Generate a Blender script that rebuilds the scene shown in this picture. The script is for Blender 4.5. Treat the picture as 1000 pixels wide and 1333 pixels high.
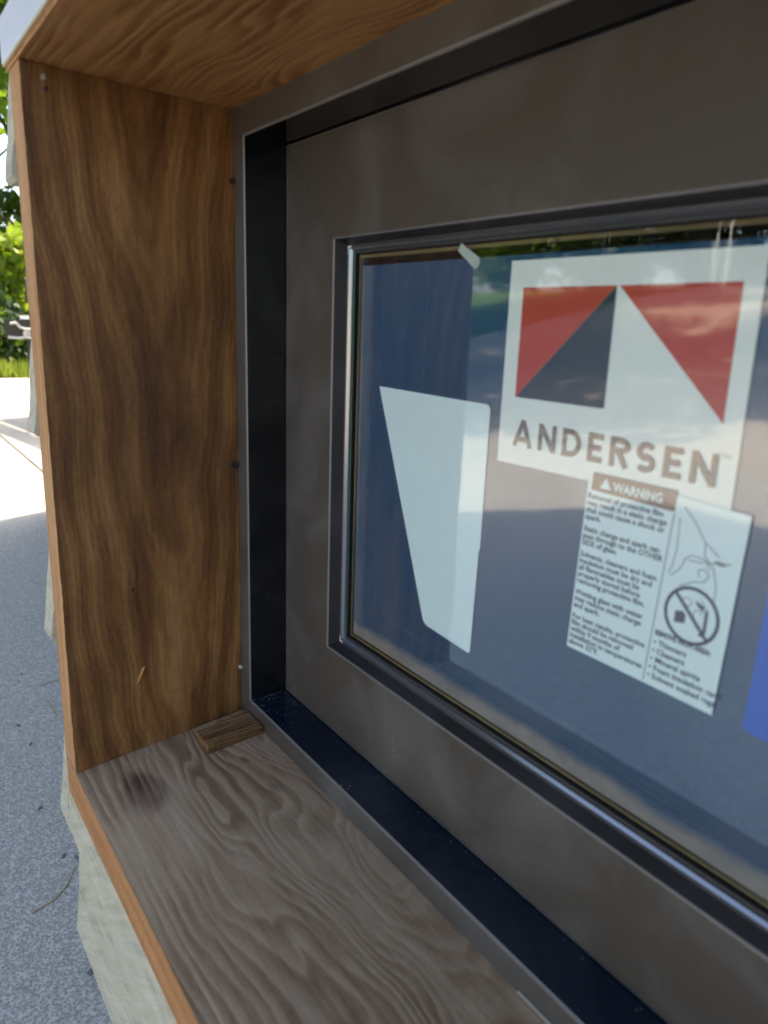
import bpy, bmesh, math, random
import numpy as np
from mathutils import Vector, Matrix

for o in list(bpy.data.objects): bpy.data.objects.remove(o)
S = 0.30                                   # metres per unit: 1 unit = clear height of the window opening
SC = bpy.context.scene
COL = SC.collection

# ------------------------------------------------------------------ camera
CAM = Vector((1.1281, -0.51, 0.7001)) * S
right = Vector((0.57832859, 0.81507373, 0.03450875))
up = Vector((-0.22380468, 0.11783716, 0.9674843))
fwd = Vector((-0.78450463, 0.56724705, -0.25056591))
cd = bpy.data.cameras.new('camera'); cam = bpy.data.objects.new('camera', cd); COL.objects.link(cam)
m = Matrix((right, up, -fwd)).transposed().to_4x4(); m.translation = CAM
cam.matrix_world = m
cd.sensor_fit = 'VERTICAL'; cd.sensor_height = 36.0; cd.sensor_width = 27.0
cd.lens = 953.85 / 1333 * 36.0
cd.clip_start = 0.01; cd.clip_end = 500
cd.dof.use_dof = True; cd.dof.focus_distance = 0.50; cd.dof.aperture_fstop = 14.0
SC.camera = cam
SC.render.resolution_x = 768; SC.render.resolution_y = 1024

# ------------------------------------------------------------------ sky and sun
SUN_EL = math.radians(52)
sd = Vector((-0.34, 0.94, 0)).normalized()
sdir = Vector((sd.x * math.cos(SUN_EL), sd.y * math.cos(SUN_EL), math.sin(SUN_EL)))
W = bpy.data.worlds.new('World'); SC.world = W; W.use_nodes = True
nt = W.node_tree; nt.nodes.clear()
sky = nt.nodes.new('ShaderNodeTexSky'); sky.sky_type = 'NISHITA'; sky.sun_disc = False
sky.sun_elevation = SUN_EL; sky.sun_rotation = math.atan2(sd.x, sd.y)
sky.air_density = 1.0; sky.dust_density = 4.0; sky.ozone_density = 1.6
bg = nt.nodes.new('ShaderNodeBackground'); bg.inputs[1].default_value = 0.15
wo = nt.nodes.new('ShaderNodeOutputWorld')
nt.links.new(sky.outputs[0], bg.inputs[0]); nt.links.new(bg.outputs[0], wo.inputs[0])
sl = bpy.data.lights.new('sun', 'SUN'); sl.energy = 3.1; sl.angle = math.radians(0.53); sl.color = (1.0, 0.85, 0.63)
so = bpy.data.objects.new('sun', sl); COL.objects.link(so)
so.rotation_euler = (-sdir).to_track_quat('-Z', 'Y').to_euler(); so.location = (0, 0, 12)
SC.view_settings.view_transform = 'Standard'; SC.view_settings.look = 'None'
SC.view_settings.gamma = 1.0; SC.view_settings.use_curve_mapping = False
SC.view_settings.exposure = 2.08

# ------------------------------------------------------------------ node helper and materials
class NB:
    def __init__(s, name, disp=False):
        s.m = bpy.data.materials.new(name); s.m.use_nodes = True
        s.t = s.m.node_tree; s.t.nodes.clear()
        s.out = s.t.nodes.new('ShaderNodeOutputMaterial')
    def n(s, typ, ins=None, **kw):
        nd = s.t.nodes.new(typ)
        for k, v in kw.items(): setattr(nd, k, v)
        for k, v in (ins or {}).items(): s.set(nd.inputs[k], v)
        return nd
    def set(s, sock, v):
        if isinstance(v, bpy.types.NodeSocket): s.t.links.new(v, sock)
        elif isinstance(v, (tuple, list)) and sock.type == 'RGBA' and len(v) == 3: sock.default_value = (*v, 1)
        else: sock.default_value = v
    def mth(s, op, a, b=None, c=None, clamp=False):
        nd = s.n('ShaderNodeMath', operation=op, use_clamp=clamp); s.set(nd.inputs[0], a)
        if b is not None: s.set(nd.inputs[1], b)
        if c is not None: s.set(nd.inputs[2], c)
        return nd.outputs[0]
    def coord(s, scale=(1, 1, 1), kind='Object', loc=(0, 0, 0)):
        tc = s.n('ShaderNodeTexCoord')
        mp = s.n('ShaderNodeMapping', {'Vector': tc.outputs[kind], 'Scale': scale, 'Location': loc})
        return mp.outputs[0]
    def noise(s, vec, scale, detail=3, rough=0.5, dist=0.0):
        return s.n('ShaderNodeTexNoise', {'Vector': vec, 'Scale': scale, 'Detail': detail, 'Roughness': rough, 'Distortion': dist}).outputs['Fac']
    def ramp(s, fac, stops, interp='LINEAR'):
        r = s.n('ShaderNodeValToRGB', {'Fac': fac}); r.color_ramp.interpolation = interp
        e = r.color_ramp.elements
        while len(e) < len(stops): e.new(0.5)
        for el, (p, c) in zip(e, stops): el.position = p; el.color = (*c, 1) if len(c) == 3 else c
        return r.outputs['Color']
    def mix(s, fac, a, b, mode='MIX'):
        nd = s.n('ShaderNodeMix', data_type='RGBA', blend_type=mode)
        s.set(nd.inputs[0], fac); s.set(nd.inputs[6], a); s.set(nd.inputs[7], b)
        return nd.outputs[2]
    def bump(s, h, strength=0.3, dist=0.001):
        return s.n('ShaderNodeBump', {'Height': h, 'Strength': strength, 'Distance': dist}).outputs[0]
    def pbr(s, col, rough=0.5, spec=0.5, bump=None, metal=0.0, coat=0.0):
        ins = {'Base Color': col, 'Roughness': rough, 'Specular IOR Level': spec, 'Metallic': metal}
        if coat: ins['Coat Weight'] = coat; ins['Coat Roughness'] = 0.08
        if bump is not None: ins['Normal'] = bump
        b = s.n('ShaderNodeBsdfPrincipled', ins)
        s.t.links.new(b.outputs[0], s.out.inputs[0]); return s.m
    def end(s, sh):
        s.t.links.new(sh, s.out.inputs[0]); return s.m
    def sep(s, vec):
        return s.n('ShaderNodeSeparateXYZ', {0: vec}).outputs

M = {}
def plain(name, col, rough=0.5, spec=0.4, var=0.12, scale=60):
    b = NB(name); v = b.coord()
    n = b.noise(v, scale, 3)
    k = b.mth('MULTIPLY_ADD', n, 2 * var, 1 - var)
    c = b.mix(1.0, col, b.n('ShaderNodeCombineColor', {0: k, 1: k, 2: k}).outputs[0], 'MULTIPLY')
    M[name] = b.pbr(c, rough, spec, b.bump(n, 0.08, 0.0006)); return M[name]

def wood_side():
    b = NB('wood_side_walnut'); x, y, z = b.sep(b.coord((1 / S,) * 3))
    a = b.mth('MULTIPLY_ADD', y, 1 / .295, 1.0)                     # 0 front .. 1 at the frame
    vec = b.n('ShaderNodeCombineXYZ', {0: a, 1: 0.0, 2: z}).outputs[0]
    def st(sx, sz): return b.n('ShaderNodeMapping', {'Vector': vec, 'Scale': (sx, 1, sz)}).outputs[0]
    w1 = b.noise(st(2.2, 2.6), 1.0, 3, .55); w2 = b.noise(st(9, 2.2), 1.0, 3, .6)
    d = b.mth('SUBTRACT', a, b.mth('MULTIPLY_ADD', b.noise(st(.01, 1.6), 1.0, 2), .42, .38))
    ad = b.mth('SQRT', b.mth('ADD', b.mth('MULTIPLY', d, d), .0011))
    F = b.mth('SUBTRACT', b.mth('MULTIPLY', z, 1.15), b.mth('ADD', b.mth('MULTIPLY', ad, 1.75), b.mth('MULTIPLY', b.mth('MULTIPLY', d, d), 3.6)))
    F = b.mth('ADD', F, b.mth('MULTIPLY', b.mth('SUBTRACT', w1, .5), .9)); F = b.mth('ADD', F, b.mth('MULTIPLY', b.mth('SUBTRACT', w2, .5), .16))
    big0 = b.noise(st(4, 3), 1.0, 2)
    s1 = b.mth('MULTIPLY_ADD', b.mth('SINE', b.mth('MULTIPLY', F, 11.0)), .5, .5)
    s2 = b.mth('MULTIPLY_ADD', b.mth('SINE', b.mth('MULTIPLY', F, 43.0)), .5, .5)
    fib = b.noise(st(130, 5), 1.0, 4, .6); spk = b.noise(st(220, 110), 1.0, 3, .6); big = b.noise(st(3, 3), 1.0, 2)
    g = b.mth('ADD', b.mth('MULTIPLY', s1, .24), b.mth('MULTIPLY', b.mth('MULTIPLY', s2, big0), .2))
    g = b.mth('ADD', g, b.mth('MULTIPLY', b.mth('SUBTRACT', fib, .5), .45)); g = b.mth('ADD', g, b.mth('MULTIPLY', b.mth('SUBTRACT', spk, .5), .55))
    g = b.mth('ADD', g, b.mth('MULTIPLY', b.mth('SUBTRACT', big, .5), 1.1))
    g = b.mth('ADD', g, b.mth('MULTIPLY', b.mth('SUBTRACT', b.noise(st(14, 7), 1.0, 4, .6), .5), .55))
    pore = b.n('ShaderNodeMapRange', {0: b.noise(st(260, 9), 1.0, 3, .7), 1: .36, 2: .30, 3: 0.0, 4: .32}).outputs[0]
    g = b.mth('SUBTRACT', g, pore)
    g = b.mth('ADD', g, b.mth('MULTIPLY', b.mth('SUBTRACT', b.noise(st(45, 30), 1.0, 5, .7), .5), .5))
    c = b.ramp(b.mth('MULTIPLY_ADD', g, .95, .27), [(0.0, (.062, .023, .0065)), (.35, (.155, .064, .0180)), (.65, (.278, .128, .039)), (1.0, (.44, .235, .084))])
    M['wood_side'] = b.pbr(c, .5, .35, b.bump(b.mth('ADD', fib, b.mth('MULTIPLY', spk, .5)), .25, .0004))
wood_side()

def wood_ply(name, stops, freq, wav, seed, back=1.0, spec=.35, rough=.5, amp=.46):
    """plywood face: contour lines of a slow noise, straight near the front edge"""
    b = NB(name); x, y, z = b.sep(b.coord((1 / S,) * 3))
    vec = b.n('ShaderNodeCombineXYZ', {0: x, 1: y, 2: seed}).outputs[0]
    def st(sx, sy): return b.n('ShaderNodeMapping', {'Vector': vec, 'Scale': (sx, sy, 1)}).outputs[0]
    n1 = b.noise(st(2.6, 5.5), 1.0, 2, .5); n2 = b.noise(st(9, 26), 1.0, 3, .5)
    k = b.mth('MULTIPLY_ADD', y, back / .295, 1.0 * back, clamp=True)
    k = b.mth('MULTIPLY_ADD', k, .92, .08)
    F = b.mth('ADD', b.mth('MULTIPLY', y, 1.0 / .295), b.mth('MULTIPLY', b.mth('MULTIPLY', b.mth('SUBTRACT', n1, .5), wav), k))
    F = b.mth('ADD', F, b.mth('MULTIPLY', b.mth('SUBTRACT', n2, .5), .04))
    ph = b.mth('ADD', b.mth('MULTIPLY', F, freq), b.mth('MULTIPLY', b.noise(st(1.2, 14), 1.0, 2), 5.0))
    saw = b.mth('FRACT', ph)
    rng = b.mth('POWER', saw, 1.3)
    rng = b.mth('MULTIPLY', rng, b.mth('SUBTRACT', 1.0, b.mth('POWER', saw, 5.0)))
    rng = b.mth('MULTIPLY', rng, b.n('ShaderNodeMapRange', {0: b.noise(st(4, 9), 1.0, 3), 1: .34, 2: .68, 3: .12, 4: 1.5}).outputs[0])
    fib = b.noise(st(7, 170), 1.0, 4, .6); spk = b.noise(st(120, 240), 1.0, 3, .6); big = b.noise(st(3.2, 4.5), 1.0, 3)
    g = b.mth('SUBTRACT', .70, b.mth('MULTIPLY', rng, amp))
    g = b.mth('ADD', g, b.mth('MULTIPLY', b.mth('SUBTRACT', fib, .5), .5)); g = b.mth('ADD', g, b.mth('MULTIPLY', b.mth('SUBTRACT', spk, .5), .25))
    g = b.mth('ADD', g, b.mth('MULTIPLY', b.mth('SUBTRACT', big, .5), .55))
    g = b.mth('ADD', g, b.mth('MULTIPLY', b.mth('SUBTRACT', b.noise(st(1.6, 60), 1.0, 4, .65, .3), .5), .45))
    c = b.ramp(g, stops)
    if name == 'wood_sill':            # a dark water stain and two small spots
        for (sx, sy, r, a) in ((.115, -.225, .085, .85), (.14, -.06, .016, .5), (.235, -.055, .022, .45), (.60, -.2, .05, .25)):
            dd = b.mth('SQRT', b.mth('ADD', b.mth('POWER', b.mth('SUBTRACT', x, sx), 2.0), b.mth('POWER', b.mth('MULTIPLY', b.mth('SUBTRACT', y, sy), 1.7), 2.0)))
            dd = b.mth('ADD', dd, b.mth('MULTIPLY', b.mth('SUBTRACT', n2, .5), r * 1.2))
            f = b.n('ShaderNodeMapRange', {0: dd, 1: r, 2: r * .3, 3: 0.0, 4: a}, interpolation_type='SMOOTHSTEP').outputs[0]
            f = b.mth('MULTIPLY', f, b.mth('MULTIPLY_ADD', rng, 1.1, .55), clamp=True)
            c = b.mix(f, c, (.050, .022, .012), 'MIX')
    M[name] = b.pbr(c, rough, spec, b.bump(b.mth('SUBTRACT', fib, b.mth('MULTIPLY', rng, .8)), .35, .0005))
wood_ply('wood_sill', [(0, (.095, .048, .024)), (.4, (.26, .158, .088)), (.7, (.41, .275, .165)), (1, (.54, .40, .26))], 17, 1.5, 3.3, amp=.56)
wood_ply('wood_head', [(0, (.15, .052, .013)), (.35, (.32, .13, .038)), (.65, (.52, .255, .085)), (1, (.66, .38, .15))], 17, .9, 8.1, amp=.62)
def shim_wood():
    b = NB('wood_shim'); v = b.coord((1 / S,) * 3)
    g = b.noise(b.n('ShaderNodeMapping', {'Vector': v, 'Scale': (210, 7, 120)}).outputs[0], 1.0, 4, .65); sp = b.noise(v, 160, 3, .6)
    c = b.ramp(b.mth('ADD', b.mth('MULTIPLY', g, .85), b.mth('MULTIPLY', sp, .15)), [(.34, (.055, .020, .007)), (.48, (.17, .080, .030)), (.62, (.36, .20, .095))])
    M['wood_shim'] = b.pbr(c, .6, .3, b.bump(g, .6, .0006))
shim_wood()

def ply_edge(name, c0, c1, vert):
    b = NB(name); v = b.coord((1 / S,) * 3); x, y, z = b.sep(v)
    t = x if vert else z
    lam = b.noise(b.n('ShaderNodeCombineXYZ', {0: b.mth('MULTIPLY', t, 75), 1: b.mth('MULTIPLY', z if vert else x, 2.5), 2: b.mth('MULTIPLY', y, 4)}).outputs[0], 1.0, 3, .6)
    n2 = b.noise(v, 60, 4, .6)
    f = b.mth('ADD', b.mth('MULTIPLY', lam, .75), b.mth('MULTIPLY', n2, .3))
    c = b.ramp(f, [(.3, c0), (.75, c1)])
    M[name] = b.pbr(c, .6, .3, b.bump(f, .25, .0005))
ply_edge('edge_side', (.36, .145, .045), (.66, .35, .14), True)
ply_edge('edge_sill', (.33, .125, .035), (.62, .30, .105), False)
plain('white_edge', (.78, .79, .82), .35, .5, .03, 30)
plain('cream_line', (.72, .62, .38), .6, .3)
plain('dark_glue', (.05, .03, .025), .6)

def siding():
    b = NB('siding_rough'); v = b.coord((1 / S,) * 3); x, y, z = b.sep(v)
    q = b.n('ShaderNodeCombineXYZ', {0: b.mth('MULTIPLY', b.mth('ADD', x, b.mth('MULTIPLY', z, .8)), 6), 1: y, 2: b.mth('MULTIPLY', b.mth('SUBTRACT', z, b.mth('MULTIPLY', x, .7)), 55)}).outputs[0]
    saw = b.noise(q, 1.0, 3, .55, .4); n = b.noise(b.n('ShaderNodeMapping', {'Vector': v, 'Scale': (3, 3, 30)}).outputs[0], 3, 4, .6)
    f = b.mth('ADD', b.mth('MULTIPLY', saw, .5), b.mth('MULTIPLY', n, .5))
    c = b.ramp(f, [(.28, (.33, .29, .20)), (.48, (.54, .49, .35)), (.75, (.70, .64, .47))])
    M['siding'] = b.pbr(c, .75, .25, b.bump(b.mth('ADD', saw, b.mth('MULTIPLY', n, .4)), .7, .002))
siding()

def bronze(name, col, rough, spec, dust):
    b = NB(name); v = b.coord((1 / S,) * 3)
    n1 = b.noise(v, 5, 5, .62, .6); n2 = b.noise(v, 160, 3, .6); fine = b.noise(v, 420, 2, .5)
    sm = b.n('ShaderNodeMapRange', {0: n1, 1: .44, 2: .74, 3: 0.0, 4: dust}).outputs[0]
    c = b.mix(sm, col, (.34, .33, .31))
    sc = b.n('ShaderNodeTexVoronoi', {'Vector': v, 'Scale': 95.0}).outputs['Distance']
    spk = b.n('ShaderNodeMapRange', {0: b.mth('ADD', sc, b.mth('MULTIPLY', b.mth('SUBTRACT', .66, n1), 1.0)), 1: .10, 2: .06, 3: 0.0, 4: .5 if dust > .05 else 0.12}).outputs[0]
    c = b.mix(spk, c, (.5, .5, .5))
    r = b.mth('MULTIPLY_ADD', n1, .22, rough - .1)
    M[name] = b.pbr(c, r, spec, b.bump(fine, .05, .0002))
bronze('bronze', (.082, .068, .053), .36, .45, .22)
bronze('bronze_edge', (.16, .15, .14), .3, .8, .05)
bronze('black_channel', (.005, .0055, .0065), .09, .45, .06)
bronze('channel_sky_navy', (.0045, .0115, .024), .2, .4, .08)  # navy base colour stands in for sky reflected in the bottom channel
bronze('bronze_dark', (.026, .023, .022), .38, .4, .06)
bronze('gasket', (.05, .05, .052), .2, .9, .02)
b_ = NB('bead'); M['bead'] = b_.pbr((.30, .31, .32), .16, .5, metal=.75)
plain('spacer', (.30, .24, .12), .32, .6, .35, 90)
plain('glass_edge', (.02, .10, .075), .12, .6)
plain('corner_white', (.8, .8, .8), .4)
plain('inside_dark', (.012, .011, .012), .7, .2)
plain('screw_dark', (.03, .022, .016), .35, .5)
plain('metal', (.5, .49, .47), .35, .5)
plain('crumb', (.22, .205, .18), .9)
plain('splinter', (.42, .19, .05), .6)

def glassmat(name, refl, rough, tint, bmp=0.0):
    b = NB(name)
    lw = b.n('ShaderNodeFresnel', {'IOR': 1.5}).outputs[0]
    fac = b.mth('ADD', refl, b.mth('MULTIPLY', b.mth('SUBTRACT', lw, .04), 1.6), clamp=True)
    gi = {'Color': tint, 'Roughness': rough}
    if bmp:
        n = b.noise(b.coord((1 / S, 1 / S, 1 / S)), 9, 2, .4)
        gi['Normal'] = b.bump(n, bmp, .0006)
    gl = b.n('ShaderNodeBsdfGlossy', gi).outputs[0]
    tr = b.n('ShaderNodeBsdfTransparent', {'Color': (.96, .98, .97)}).outputs[0]
    mx = b.n('ShaderNodeMixShader', {0: fac, 1: tr, 2: gl}).outputs[0]
    M[name] = b.end(mx)
glassmat('glass_outer', .12, .0, (1, 1, 1))
glassmat('glass_inner', .16, .0, (.9, .97, 1))
def filmmat():
    b = NB('protective_film'); v = b.coord((1 / S,) * 3)
    lw = b.n('ShaderNodeFresnel', {'IOR': 1.5}).outputs[0]
    fac = b.mth('ADD', .21, b.mth('MULTIPLY', b.mth('SUBTRACT', lw, .04), 1.7), clamp=True)
    bp = b.bump(b.noise(v, 6, 2, .4), .22, .0006)
    gl = b.n('ShaderNodeBsdfGlossy', {'Color': (1, 1, 1), 'Roughness': .04, 'Normal': bp}).outputs[0]
    tr = b.n('ShaderNodeBsdfTransparent', {'Color': (.95, .98, .99)}).outputs[0]
    M['film'] = b.end(b.n('ShaderNodeMixShader', {0: fac, 1: tr, 2: gl}).outputs[0])
    b = NB('film_adhesive'); v = b.coord((1 / S,) * 3)
    n = b.noise(v, 7, 5, .6); n2 = b.noise(v, 90, 3, .6)
    hz = b.mth('MULTIPLY_ADD', n, .08, .29); hz = b.mth('ADD', hz, b.mth('MULTIPLY', b.mth('SUBTRACT', n2, .5), .06))
    x, y, z = b.sep(v)                       # dusty residue along the bottom and left margin of the film
    wob = b.mth('MULTIPLY', b.mth('SUBTRACT', b.noise(v, 14, 4, .6), .5), .02)
    bot = b.n('ShaderNodeMapRange', {0: b.mth('ADD', z, wob), 1: .243, 2: .222, 3: 0.0, 4: .42}, interpolation_type='SMOOTHSTEP').outputs[0]
    lef = b.n('ShaderNodeMapRange', {0: b.mth('ADD', x, wob), 1: .250, 2: .228, 3: 0.0, 4: .17}, interpolation_type='SMOOTHSTEP').outputs[0]
    ed = b.mth('MULTIPLY', b.mth('MAXIMUM', bot, lef), b.mth('MULTIPLY_ADD', b.noise(v, 30, 4, .7), 1.2, .4))
    col = b.mix(b.mth('MULTIPLY', ed, 2.6, clamp=True), (.11, .43, .86), (.62, .60, .56))
    tr = b.n('ShaderNodeBsdfTransparent', {'Color': (.92, .96, .99)}).outputs[0]
    df = b.n('ShaderNodeBsdfDiffuse', {'Color': col}).outputs[0]
    hz = b.mth('ADD', hz, ed, clamp=True)
    M['film_adhesive'] = b.end(b.n('ShaderNodeMixShader', {0: hz, 1: tr, 2: df}).outputs[0])
filmmat()
def printed(name, col):
    """print on the glossy film: matt colour under the same clear surface"""
    b = NB(name); v = b.coord((1 / S,) * 3)
    lw = b.n('ShaderNodeFresnel', {'IOR': 1.5}).outputs[0]
    fac = b.mth('ADD', .17, b.mth('MULTIPLY', b.mth('SUBTRACT', lw, .04), 1.7), clamp=True)
    k = b.mth('MULTIPLY_ADD', b.noise(v, 20, 4, .6), .12, .94)
    c = b.mix(1.0, col, b.n('ShaderNodeCombineColor', {0: k, 1: k, 2: k}).outputs[0], 'MULTIPLY')
    gl = b.n('ShaderNodeBsdfGlossy', {'Color': (1, 1, 1), 'Roughness': .04, 'Normal': b.bump(b.noise(v, 6, 2, .4), .22, .0006)}).outputs[0]
    df = b.n('ShaderNodeBsdfDiffuse', {'Color': c}).outputs[0]
    M[name] = b.end(b.n('ShaderNodeMixShader', {0: fac, 1: df, 2: gl}).outputs[0])
for nm, cl in (('label_white', (.72, .90, .86)), ('logo_white', (.78, .88, .80)), ('logo_red', (.50, .065, .05)), ('logo_dark', (.03, .055, .085)), ('ink_grey', (.15, .12, .11)),
               ('ink_blue', (.06, .08, .115)), ('ink_line', (.28, .35, .35)), ('header_brown', (.19, .125, .10)), ('patch_blue', (.03, .13, .55))): printed(nm, cl)
def tabm():
    b = NB('clear_plastic')
    df = b.n('ShaderNodeBsdfDiffuse', {'Color': (.62, .70, .62)}).outputs[0]; tr = b.n('ShaderNodeBsdfTransparent').outputs[0]
    M['tab'] = b.end(b.n('ShaderNodeMixShader', {0: .55, 1: tr, 2: df}).outputs[0])
tabm()

def concrete(name, base):
    b = NB(name); v = b.coord((1, 1, 1))
    n1 = b.noise(v, 250, 5, .8); n2 = b.noise(v, 80, 5, .75); n3 = b.noise(v, 1.3, 4, .55)
    vo = b.n('ShaderNodeTexVoronoi', {'Vector': v, 'Scale': 300.0}).outputs['Distance']
    f = b.mth('ADD', b.mth('MULTIPLY', n1, .5), b.mth('ADD', b.mth('MULTIPLY', n2, .35), b.mth('MULTIPLY', vo, .35)))
    k = lambda q: tuple(q * c for c in base)
    c = b.ramp(f, [(.34, k(.16)), (.46, k(.78)), (.58, k(1.08)), (.72, k(1.75))])
    c = b.mix(b.mth('MULTIPLY', n3, .35), c, k(.62))
    M[name] = b.pbr(c, .85, .2, b.bump(f, .9, .002))
concrete('concrete', (.315, .305, .28))
concrete('concrete_far', (.33, .305, .265))
def lawnm():
    b = NB('lawn'); v = b.coord(); n = b.noise(v, 4, 5, .7); n2 = b.noise(v, 60, 3, .7)
    M['lawn'] = b.pbr(b.ramp(b.mth('ADD', b.mth('MULTIPLY', n, .5), b.mth('MULTIPLY', n2, .5)), [(.3, (.03, .055, .012)), (.55, (.07, .12, .025)), (.8, (.15, .18, .05))]), .9, .1)
lawnm()
def leafm(name, c0, c1):
    b = NB(name); oi = b.n('ShaderNodeNewGeometry').outputs['Random Per Island']
    c = b.ramp(oi, [(0, c0), (1, c1)])
    df = b.n('ShaderNodeBsdfPrincipled', {'Base Color': c, 'Roughness': .45, 'Specular IOR Level': .4}).outputs[0]
    tl = b.n('ShaderNodeBsdfTranslucent', {'Color': b.mix(1.0, c, (1.5, 1.6, .5), 'MULTIPLY')}).outputs[0]
    M[name] = b.end(b.n('ShaderNodeMixShader', {0: .42, 1: df, 2: tl}).outputs[0])
leafm('leaf_bright', (.14, .22, .02), (.32, .38, .05)); leafm('leaf_mid', (.05, .10, .016), (.14, .20, .035)); leafm('leaf_dark', (.02, .045, .016), (.06, .10, .03))
leafm('grass_blade', (.10, .17, .02), (.30, .32, .07))
plain('bark', (.10, .075, .055), .9, .1, .4, 25)
plain('needle', (.34, .29, .15), .7); plain('dead_leaf', (.11, .105, .11), .6)
plain('pebble_dark', (.09, .095, .11), .6)
plain('red_paint', (.45, .04, .035), .45); plain('orange_wood', (.45, .17, .05), .6); plain('teal_paint', (.02, .12, .11), .5); plain('white_paint', (.75, .77, .78), .4)
plain('black_paint', (.02, .02, .022), .35); plain('pale_wood', (.42, .36, .27), .7); plain('stucco', (.40, .37, .32), .9); plain('roof_metal', (.12, .12, .125), .5)

# ------------------------------------------------------------------ object helpers (u = unit coordinates)
def link(name, me, mats, parent=None):
    o = bpy.data.objects.new(name, me); COL.objects.link(o)
    for mm in (mats if isinstance(mats, (list, tuple)) else [mats]): me.materials.append(M[mm])
    if parent: o.parent = parent
    return o
def thing(name, label, cat, group=None, loc=(0, 0, 0)):
    o = bpy.data.objects.new(name, None); COL.objects.link(o); o.empty_display_size = .05
    o.location = loc; o['label'] = label; o['category'] = cat
    if group: o['group'] = group
    return o
def tag(o, label, cat, group=None):
    o['label'] = label; o['category'] = cat
    if group: o['group'] = group
    return o
def struct(o): o['kind'] = 'structure'; return o
def pydata(name, vs, fs, mats, parent=None, smooth=False, idx=None, k=S):
    me = bpy.data.meshes.new(name); me.from_pydata([tuple(c * k for c in v) for v in vs], [], fs)
    if idx: me.polygons.foreach_set('material_index', idx)
    if smooth: me.polygons.foreach_set('use_smooth', [True] * len(me.polygons))
    me.update(); return link(name, me, mats, parent)
def bevel_box(name, lo, hi, mats, parent=None, bev=.004, k=S, rot=None, seg=2):
    bm = bmesh.new(); bmesh.ops.create_cube(bm, size=1)
    for v in bm.verts: v.co = Vector((lo[i] + (v.co[i] + .5) * (hi[i] - lo[i]) for i in range(3))) * k
    if bev: bmesh.ops.bevel(bm, geom=bm.edges[:], offset=bev * k, segments=seg, affect='EDGES', profile=.6)
    me = bpy.data.meshes.new(name); bm.to_mesh(me); bm.free(); return link(name, me, mats, parent)
def tube(name, pts, rad, mats, parent=None, k=S, n=8):
    cu = bpy.data.curves.new(name, 'CURVE'); cu.dimensions = '3D'; cu.bevel_depth = rad * k if not isinstance(rad, (list, tuple)) else 1.0; cu.bevel_resolution = max(1, n // 4); cu.use_fill_caps = True
    sp = cu.splines.new('POLY'); sp.points.add(len(pts) - 1)
    for i, (q, pt) in enumerate(zip(sp.points, pts)):
        q.co = (*[c * k for c in pt], 1)
        if isinstance(rad, (list, tuple)): q.radius = rad[i] * k
    tmp = bpy.data.objects.new('tmp', cu); COL.objects.link(tmp)
    me = bpy.data.meshes.new_from_object(tmp.evaluated_get(bpy.context.evaluated_depsgraph_get())); bpy.data.objects.remove(tmp)
    me.polygons.foreach_set('use_smooth', [True] * len(me.polygons)); return link(name, me, mats, parent)

# ------------------------------------------------------------------ ground
GZ = -0.54
def hill(y):
    t = min(max((-y - 3.6) / 13.0, 0), 1); return 1.85 * t * t * (3 - 2 * t) * .55 + 1.85 * t * .45
def sheet(name, x0, x1, y0, y1, nx, ny, dz, mat, edge=None):
    vs = []; fs = []
    for j in range(ny + 1):
        for i in range(nx + 1):
            x = x0 + (x1 - x0) * i / nx; y = y0 + (y1 - y0) * j / ny
            vs.append((x, y, GZ + hill(y) + dz))
    for j in range(ny):
        for i in range(nx):
            a = j * (nx + 1) + i; fs.append((a, a + 1, a + nx + 2, a + nx + 1))
    return struct(pydata(name, vs, fs, mat, k=1, smooth=True))
sheet('ground', -150, 150, -150, 150, 40, 300, -.05, 'lawn')
pave = sheet('pavement', -8.9, 14, -15.5, 9, 4, 60, -.014, 'concrete_far')
# concrete slabs with open joints near the window
bm = bmesh.new(); bmesh.ops.create_cube(bm, size=1)
for v in bm.verts: v.co = Vector((v.co.x * 2.992, v.co.y * 2.992, v.co.z * .03 - .015))
bmesh.ops.bevel(bm, geom=[e for e in bm.edges if e.verts[0].co.z > -.01 and e.verts[1].co.z > -.01], offset=.004, segments=2, affect='EDGES')
slab_me = bpy.data.meshes.new('paving_slab'); bm.to_mesh(slab_me); bm.free(); slab_me.materials.append(M['concrete'])
rs = random.Random(4)
for i in range(-2, 2):
    for j in range(-2, 2):
        o = bpy.data.objects.new('paving_slab', slab_me); COL.objects.link(o); o.parent = pave
        o.location = (-2.88 + 3 * i + 1.5, .53 + 3 * j + 1.5, GZ + rs.uniform(-.001, .001)); o.rotation_euler = (0, 0, math.pi / 2 * rs.randrange(4))

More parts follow.
